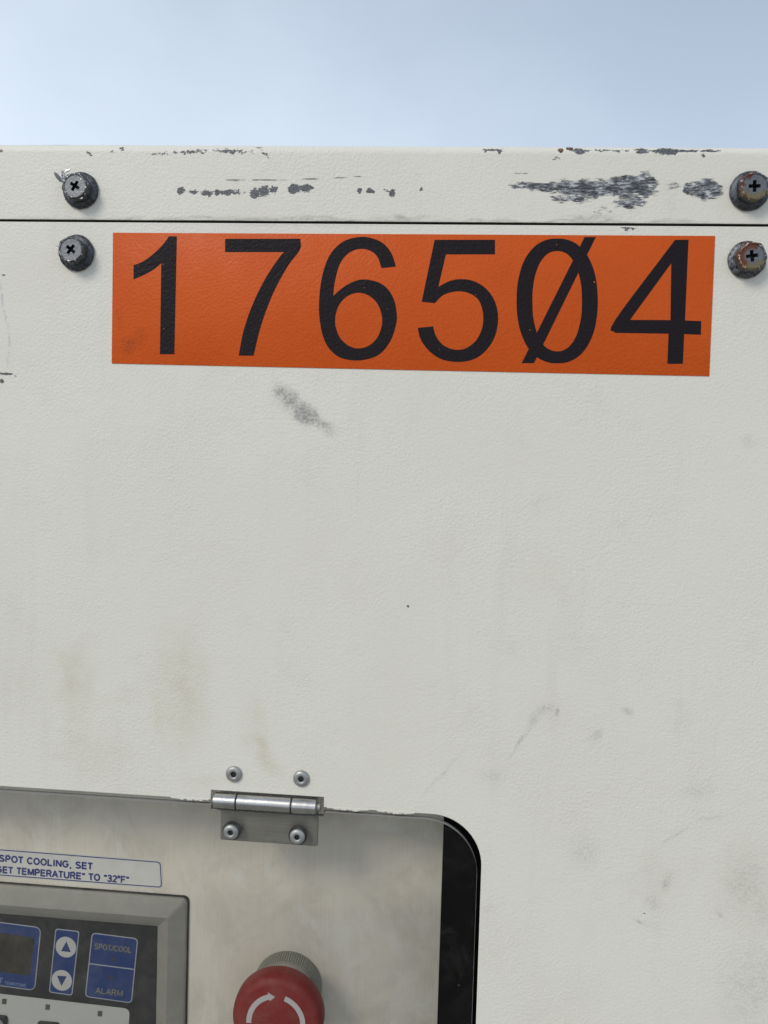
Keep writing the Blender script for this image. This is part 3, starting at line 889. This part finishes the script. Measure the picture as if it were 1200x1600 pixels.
# ------------------------------------------------------------------ bolts
def bolt(u, v, turn, hexturn, mat, label, seed, washer_r=8.55):
    rd = random.Random(seed)
    n = 84; ap = 6.0; H = 6.9
    def rhex(a):
        q = (a-hexturn) % (math.pi/3)-math.pi/6
        return min(ap/math.cos(q), 6.7)
    top_r = 5.6
    rings = []
    for kind in range(8):
        ring = []
        for i in range(n):
            a = 2*math.pi*i/n; rh = rhex(a)
            j = .10*mnoise.noise((math.cos(a)*3, math.sin(a)*3, seed))+.05*(rd.random()-.5)
            r, h = [(rh+.3, 1.2), (rh, 2.2), (rh, H-.35-(rh-top_r)*.55), (top_r+.12, H-.08), (top_r-.12+j, H+j*.7),
                    (top_r-.42+j, H-.05+j), (top_r-.62, H-.42), (3.6, H-.46)][kind]
            ring.append((r*math.cos(a), -h, r*math.sin(a)))
        rings.append(ring)
    V, F = loft(rings, True, True)
    o = mk('bolt', V, F, mat, root, W(u, v, -.2), True, 32)
    # cross recess cut with a tapering cutter
    arms = []; L_, w_ = 2.55, .78
    cross = [(w_, w_), (w_, L_), (-w_, L_), (-w_, w_), (-L_, w_), (-L_, -w_), (-w_, -w_), (-w_, -L_), (w_, -L_), (w_, -w_), (L_, -w_), (L_, w_)]
    ca, sa = math.cos(turn), math.sin(turn)
    lo = []
    for (s_, h) in ((1.12, H+1), (1.0, H-.4), (.55, H-3.2)):
        lo.append([((x*ca-y*sa)*s_, -h, (x*sa+y*ca)*s_) for x, y in cross])
    V, F = loft(lo, True, True)
    cut = mk('cutter', V, F, MAT['core'], None, W(u, v, -.2), False)
    md = o.modifiers.new('cross', 'BOOLEAN'); md.operation = 'DIFFERENCE'; md.solver = 'EXACT'; md.object = cut
    bpy.context.view_layer.update()
    me = bpy.data.meshes.new_from_object(o.evaluated_get(bpy.context.evaluated_depsgraph_get()))
    o.modifiers.clear(); o.data = me
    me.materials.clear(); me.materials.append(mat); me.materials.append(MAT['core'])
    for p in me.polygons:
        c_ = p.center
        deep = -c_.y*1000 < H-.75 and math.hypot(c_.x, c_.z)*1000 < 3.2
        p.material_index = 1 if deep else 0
    me.shade_smooth(); me.set_sharp_from_angle(angle=math.radians(32))
    bpy.data.objects.remove(cut)
    o['label'] = label
    # the flange washer it is forged with, edge nicked and uneven
    prof = [(washer_r-.5, 0.0), (washer_r+.05, .25), (washer_r, 1.15), (washer_r-.35, 1.5), (7.3, 1.95), (6.3, 2.35), (5.2, 2.4)]
    def rad(r, j, a):
        if 1 <= j <= 3:
            return r + .20*mnoise.noise((math.cos(a)*4, math.sin(a)*4, seed*3.1)) + .14*mnoise.noise((math.cos(a)*14, math.sin(a)*14, seed*1.7))
        return r
    V, F = lathe(prof, 96, rad, True, True)
    mk('washer', V, F, mat, o, W(u, v, -.15), True, 40)
    return o

b1 = bolt(-180.2, 134.7, math.radians(58), .15, MAT['bolt'], 'grey bolt in the lid with a torn metal shred at its rim', 1)
b2 = bolt(-181.8, 105.2, math.radians(52), .45, MAT['bolt'], 'clean grey bolt in the front panel beside the start of the orange sticker', 2)
b3 = bolt(128.0, 133.4, math.radians(2), .55, MAT['bolt_rust'], 'dark bolt in the lid with yellowish grime under its cross slot', 3)
b4 = bolt(128.3, 103.3, math.radians(8), .95, MAT['bolt_rusty'], 'rusty dark bolt in the front panel beside the end of the orange sticker', 4, 8.2)

def shred(pts, parent, u, v, y, mat='torn'):
    """a torn flake of plating: a bent leaf with thickness"""
    pts = [(a*1.35, b*1.35, h) for a, b, h in pts]; n = len(pts); V = [(a, -h, b) for a, b, h in pts]+[(a+.05, -h+.22, b-.05) for a, b, h in pts]
    F = [tuple(range(n)), tuple(range(2*n-1, n-1, -1))]+[(i, (i+1) % n, n+(i+1) % n, n+i) for i in range(n)]
    o = mk('metal_shred', V, F, MAT[mat], parent, W(u, v, y), False); return o
shred([(0,0,0),(1.3,-.5,.2),(2.6,-1.8,.3),(3.1,-3.6,.2),(2.2,-3.4,.4),(1.2,-2.3,.5),(.4,-1.2,.4)], b1, -191.4, 141.8, -5.2, 'torn_dark')
shred([(0,0,0),(1.6,.5,.6),(3.6,.8,.4),(3.0,-.2,.9),(1.6,-.6,1.0),(1.9,-2.6,.8),(2.0,-4.8,.5),(.8,-5.0,.2),(.2,-2.6,.1)], b1, -187.4, 141.6, -5.8)
shred([(0,0,0),(.7,.5,.2),(1.2,-.6,.3),(.9,-2.0,.3),(.1,-1.3,.2)], b1, -178.6, 138.8, -6.4)
shred([(0,0,0),(1.3,.3,.2),(1.5,-1.6,.3),(.5,-1.9,.2)], b1, -178.4, 131.2, -6.2)
shred([(0,0,0),(1.0,.4,.3),(1.3,-.4,.3),(.4,-.7,.2)], b2, -190.6, 107.0, -4.2)

# ------------------------------------------------------------------ the number sticker
st = flat('number_sticker', [[(-164.2, 115.0), (-25, 114.5), (114.3, 113.9), (114.5, 51.6), (-25, 52.2), (-163.9, 53.0)][::-1]], -.30, .28, MAT['orange'], root, .05)
st['label'] = 'orange vinyl sticker with large black numerals 176504'
for dg in ('1', '7', '6', '5', '0', '4'):
    lp = [smooth_loop(l) for l in DIGITS[dg]]
    flat('numeral', lp, -.35, .04, MAT['black_vinyl'], st)
flat('zero_slash', [DIGITS['slash'][0]], -.37, .03, MAT['black_vinyl'], st)

# ------------------------------------------------------------------ window pane and hinge
PU0, PU1, PV0, PV1 = OU0+2, OU1-1.9, OV0+2, OV1-2.6
ph = rrect(PU0, PU1, PV0, PV1, OR+1.5, 14)
kk = [i for i, p in enumerate(ph) if abs(p[1]-PV1) < 1e-6]; i0 = min(kk)
ph = ph[:i0+1]+[(-55.6, PV1), (-55.6, -161.6), (-110.9, -161.6), (-110.9, PV1)]+ph[i0+1:]
pn = flat('window_pane', [ph], 0.4, 3.0, MAT['pane'], root, .2, 1)
pn['label'] = 'clear dusty acrylic window hinged over the control recess'
pn.data.materials.append(MAT['pane_edge'])
for p in pn.data.polygons:
    if abs(p.normal.y) < .6: p.material_index = 1

HV, HY, HRD = -156.8, -0.2, 3.85
def tube(u0, u1, r, ch=.25, n=40):
    prof = [(r-ch-.9, u0), (r-ch, u0), (r, u0+ch), (r, u1-ch), (r-ch, u1), (r-ch-.9, u1)]
    L = [[(h-(u0+u1)/2, q*math.cos(2*math.pi*i/n), q*math.sin(2*math.pi*i/n)) for i in range(n)] for q, h in prof]
    return loft(L, True, True)
hg = empty('hinge', W(-83, HV, HY), root)
hg['label'] = 'worn steel butt hinge with three knuckles and four rivets'
for (a, b) in ((-109.0, -98.2), (-97.6, -71.3), (-70.7, -59.0)):
    V, F = tube(a, b, HRD); mk('knuckle', V, F, MAT['hinge'], hg, W((a+b)/2, HV, HY))
V, F = tube(-109.9, -57.0, 2.1); mk('pin', V, F, MAT['leaf'], hg, W(-83.45, HV, HY))
flat('leaf', [rrect(-107.0, -58.6, -178.0, -158.6, .8, 3)], 3.7, 1.4, MAT['leaf'], hg, .45, 2)
flat('leaf', [rrect(-107.0, -58.6, -154.4, -136, .8, 3)], 2.3, 1.4, MAT['leaf'], hg, .2)
def rivet(u, v, y, r, stand):
    prof = [(r*.98, 0), (r, .3+stand), (r*.93, .9+stand), (r*.72, 1.35+stand), (r*.50, 1.5+stand), (r*.40, 1.38+stand), (r*.33, 1.0+stand), (r*.30, .5+stand)]
    V, F = lathe(prof, 36, None, True, True)
    o = mk('rivet', V, F, MAT['rivet'], hg, W(u, v, y), True, 50)
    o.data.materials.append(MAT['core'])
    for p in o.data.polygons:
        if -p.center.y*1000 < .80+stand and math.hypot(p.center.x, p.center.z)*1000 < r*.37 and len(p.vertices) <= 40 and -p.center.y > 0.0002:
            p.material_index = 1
    return o
rivet(-99.7, -143.2, -.05, 4.0, .1); rivet(-66.7, -143.4, -.05, 4.0, .1)
for u in (-100.2, -67.7):
    rivet(u, -171.2, -1.2, 3.75, .3)
    V, F = lathe([(3.0, 0), (4.5, 0), (4.5, 1.1), (3.0, 1.1)], 36, None, True, True)
    mk('rivet_shade_disc', V, F, MAT['black'], hg, W(u, -171.2, .38))  # added black disc, painted stand-in for the dark shade around the rivet

# ------------------------------------------------------------------ control plate behind the window
PD = 42.0
pl = flat('control_plate', [rrect(OU0-8, 2.2, OV0-8, -126, 3)], PD, 1.6, MAT['plate'], root, .2)
pl['label'] = 'brushed bare aluminium control plate behind the window'

lb = flat('instruction_label', [rquad([(-332, -226.0), (-149.6, -226.2), (-150.6, -210.6), (-332, -209.6)], 2.2)], PD-.2, .12, MAT['label'], root)
lb['label'] = 'pale label with blue border and cooling instructions in blue capitals'
q = [(-331.2, -225.4), (-150.2, -225.6), (-151.2, -211.2), (-331.2, -210.2)]
flat('border', [rquad(q, 2.2), rquad(inset_quad(q, .55), 1.8)], PD-.26, .05, MAT['ink'], lb)
text('lettering', 'N SPOT COOLING, SET', -249.4, -189.4, -217.9, 3.7, PD-.26, MAT['ink'], lb, -.9, .26)
text('lettering', 'GET TEMPERATURE" TO "32°F"', -245.6, -168.6, -224.2, 3.7, PD-.26, MAT['ink'], lb, -.4, .26)

# ------------------------------------------------------------------ controller
ct = empty('controller', W(-221, -278, PD), root)
ct['label'] = 'grey framed electronic controller with blue display and keys on a charcoal face'
CU0, CU1, CV0, CV1 = -312.0, -135.4, -338.0, -229.6
FY = 38.5; K = 398.5/393.0
def cflat(name, loops, *a, **k): return flat(name, [[(x*K, z*K) for x, z in l] for l in loops], *a, **k)
def ctext(name, body, u0, u1, base, cap, *a): return text(name, body, u0*K, u1*K, base*K, cap*K, *a)
def rl(d, y, r):
    return [(a+221, y-PD, b+278) for a, b in rrect(CU0+d, CU1-d, CV0+d, CV1-d, max(r, .4), 6)]
V, F = loft([rl(0.5, PD-.1, 2.4), rl(0, PD-.6, 3), rl(0, 40.2, 3), rl(.4, 39.6, 2.6), rl(1.2, 39.2, 2.0), rl(8.0, 35.6, 1.6), rl(8.8, 35.3, 1.2), rl(9.6, 35.6, .8),
             rl(15.0, 38.0, .5), rl(15.8, 38.7, .4), rl(15.8, 39.5, .4)])
mk('bezel', V, F, MAT['bezel'], ct, W(-221, -278, PD), True, 30)
V, F = loft([rl(-.7, PD-.12, 3), rl(-.7, PD-.9, 3), rl(.4, PD-.9, 2.6)])
mk('bezel_foot_strip', V, F, MAT['black'], ct, W(-221, -278, PD), False)  # thin dark strip round the foot of the bezel
flat('faceplate', [rrect(CU0+15, CU1-15, CV0+15, CV1-12, .4, 2)], FY, .8, MAT['face'], ct)
def badge(name, q, r, parent=ct, y=FY, lw=.55):
    cflat('outline', [rquad(q, r)], y-.10, .08, MAT['rim'], parent)
    return cflat(name, [rquad(inset_quad(q, lw), r*.8)], y-.16, .05, MAT['blue'], parent)
badge('display_surround', [(-293.0, -279.6), (-217.2, -283.4), (-214.0, -247.6), (-293.0, -243.8)], 4.0)
cflat('display', [rquad([(-285.0, -271.5), (-219.9, -275.3), (-217.9, -253.5), (-285.0, -250.0)], 2.5)], FY-.24, .06, MAT['lcd'], ct)
ctext('lettering', 'T', -238.2, -235.6, -280.6, 3.0, FY-.22, MAT['ltblue'], ct, -3, .17, .08)
ctext('lettering', 'TEMP/TIME', -234.6, -222.2, -281.4, 1.7, FY-.22, MAT['ltblue'], ct, -2.5, .16, .08)
badge('arrow_pad', [(-209.3, -283.5), (-196.0, -284.2), (-192.4, -248.0), (-206.0, -247.6)], 1.6)
def disc(name, u, v, r, y, mat):
    cflat(name, [[(u+r*math.cos(2*math.pi*i/32), v+r*math.sin(2*math.pi*i/32)) for i in range(32)]], y, .06, mat, ct)
for (u, v, s_, nm) in ((-199.9, -257.4, 1, 'up_key'), (-202.0, -276.1, -1, 'down_key')):
    disc(nm, u, v, 5.75, FY-.24, MAT['key'])
    cflat('arrow', [[(u-2.7, v-2.4*s_), (u+2.8, v-2.5*s_), (u+.1+.2*s_, v+3.2*s_)]], FY-.30, .05, MAT['blue'], ct)
badge('status_panel', [(-188.9, -284.2), (-162.5, -285.6), (-159.6, -249.4), (-185.5, -248.2)], 2.6)
cflat('divider', [[(-186.8, -265.8), (-161.6, -266.9), (-161.5, -266.3), (-186.7, -265.2)]], FY-.20, .03, MAT['rim'], ct)
ctext('lettering', 'SPOT/COOL', -184.0, -163.0, -257.4, 3.2, FY-.22, MAT['olive'], ct, -1.5, .15, .08)
ctext('lettering', 'ALARM', -183.0, -167.4, -281.8, 3.2, FY-.22, MAT['olive'], ct, -1.8, .16, .08)
disc('lamp', -173.3, -262.0, 1.5, FY-.22, MAT['lens']); disc('lamp', -174.4, -272.4, 1.5, FY-.22, MAT['lens'])
cflat('keypad', [rquad([(-293, -322), (-166.0, -327), (-163.4, -288.6), (-293, -285.2)], 3.6)], FY-.35, .3, MAT['card'], ct)
for i, (u, v) in enumerate(((-234.6, -290.6), (-209.8, -291.6), (-180.2, -292.6))):
    cflat('indicator', [[(u-1.35, v-1.6), (u+1.25, v-1.6), (u+1.5, v+1.5), (u-1.1, v+1.5)]], FY-.42, .05, MAT['square'], ct)
for (u, v) in ((-238.6, -304.4), (-208.8, -305.6), (-178.8, -307.0)):
    cflat('key_frame', [rrect(u-6.2, u+6.2, v-6.0, v+6.2, 1.6, 4)], FY-1.6, 1.2, MAT['face'], ct, .3)
    V, F = lathe([(5.0, 0), (4.9, 1.0), (4.3, 1.8), (2.6, 2.2)], 28, None, True, True)
    mk('push_key', V, F, MAT['key'], ct, W(u*K, v*K, FY-1.65), True, 60)

# ------------------------------------------------------------------ emergency stop button
EU, EV = -78.8, -273.6
es = empty('emergency_stop_button', W(EU, EV, PD), root)
es['label'] = 'red mushroom stop button with white twist arrows on a grey knurled collar'
nk = 90
def knurl(r, j, a):
    i = round(a/(2*math.pi)*nk*4)
    return r-(.6 if (i % 4) in (0, 1) and 1 <= j <= 3 else 0)
V, F = lathe([(18.3, .1), (18.6, .4), (18.5, 6.0), (18.0, 8.2), (17.2, 8.6), (13, 8.7)], nk*4, knurl, True, True)
mk('collar', V, F, MAT['collar'], es, W(EU, EV, PD), True, 25)
V, F = lathe([(16.8, 8.5), (16.8, 10.6), (16.2, 11.2), (12, 11.3)], 64, None, True, True)
mk('collar_ring', V, F, MAT['collar_ring'], es, W(EU, EV, PD), True, 40)
V, F = lathe([(12, 11.2), (12, 18)], 48, None, True, True); mk('stem', V, F, MAT['collar'], es, W(EU, EV, PD))
cp = [(r*1.05, h+1.6) for r, h in [(12.5, 17.0), (19.5, 17.2), (21.6, 18.0), (22.3, 19.4), (22.3, 23.0), (22.0, 25.2), (21.2, 27.0), (20.0, 28.3), (18.4, 28.95), (18.0, 29.02), (11.6, 29.0), (11.2, 29.2), (8, 29.5), (3, 29.6)]]
V, F = lathe(cp, 72, None, True, True); cap = mk('cap', V, F, MAT['red'], es, W(EU, EV, PD), True, 30)
def arc(a0, a1, r0, r1, head, ringy):
    n = 18; o = []; i_ = []
    for k in range(n+1):
        a = math.radians(a0+(a1-a0)*k/n)
        o.append((EU+r1*math.cos(a), EV+r1*math.sin(a))); i_.append((EU+r0*math.cos(a), EV+r0*math.sin(a)))
    if head:
        s_ = -1 if a1 < a0 else 1
        rm = (r0+r1)/2; ah = math.radians(a1+s_*13); aw = math.radians(a1)
        hd = [(EU+(r1+1.1)*math.cos(aw), EV+(r1+1.1)*math.sin(aw)), (EU+rm*math.cos(ah)*.985, EV+rm*math.sin(ah)*.985), (EU+(r0-.9)*math.cos(aw), EV+(r0-.9)*math.sin(aw))]
    else: hd = []
    return o+hd+i_[::-1]
for off in (-4, -116, -240):
    flat('twist_arrow', [arc(188+off, 110+off, 12.5, 15.1, True, 0)], PD-30.78, .3, MAT['white_print'], es)
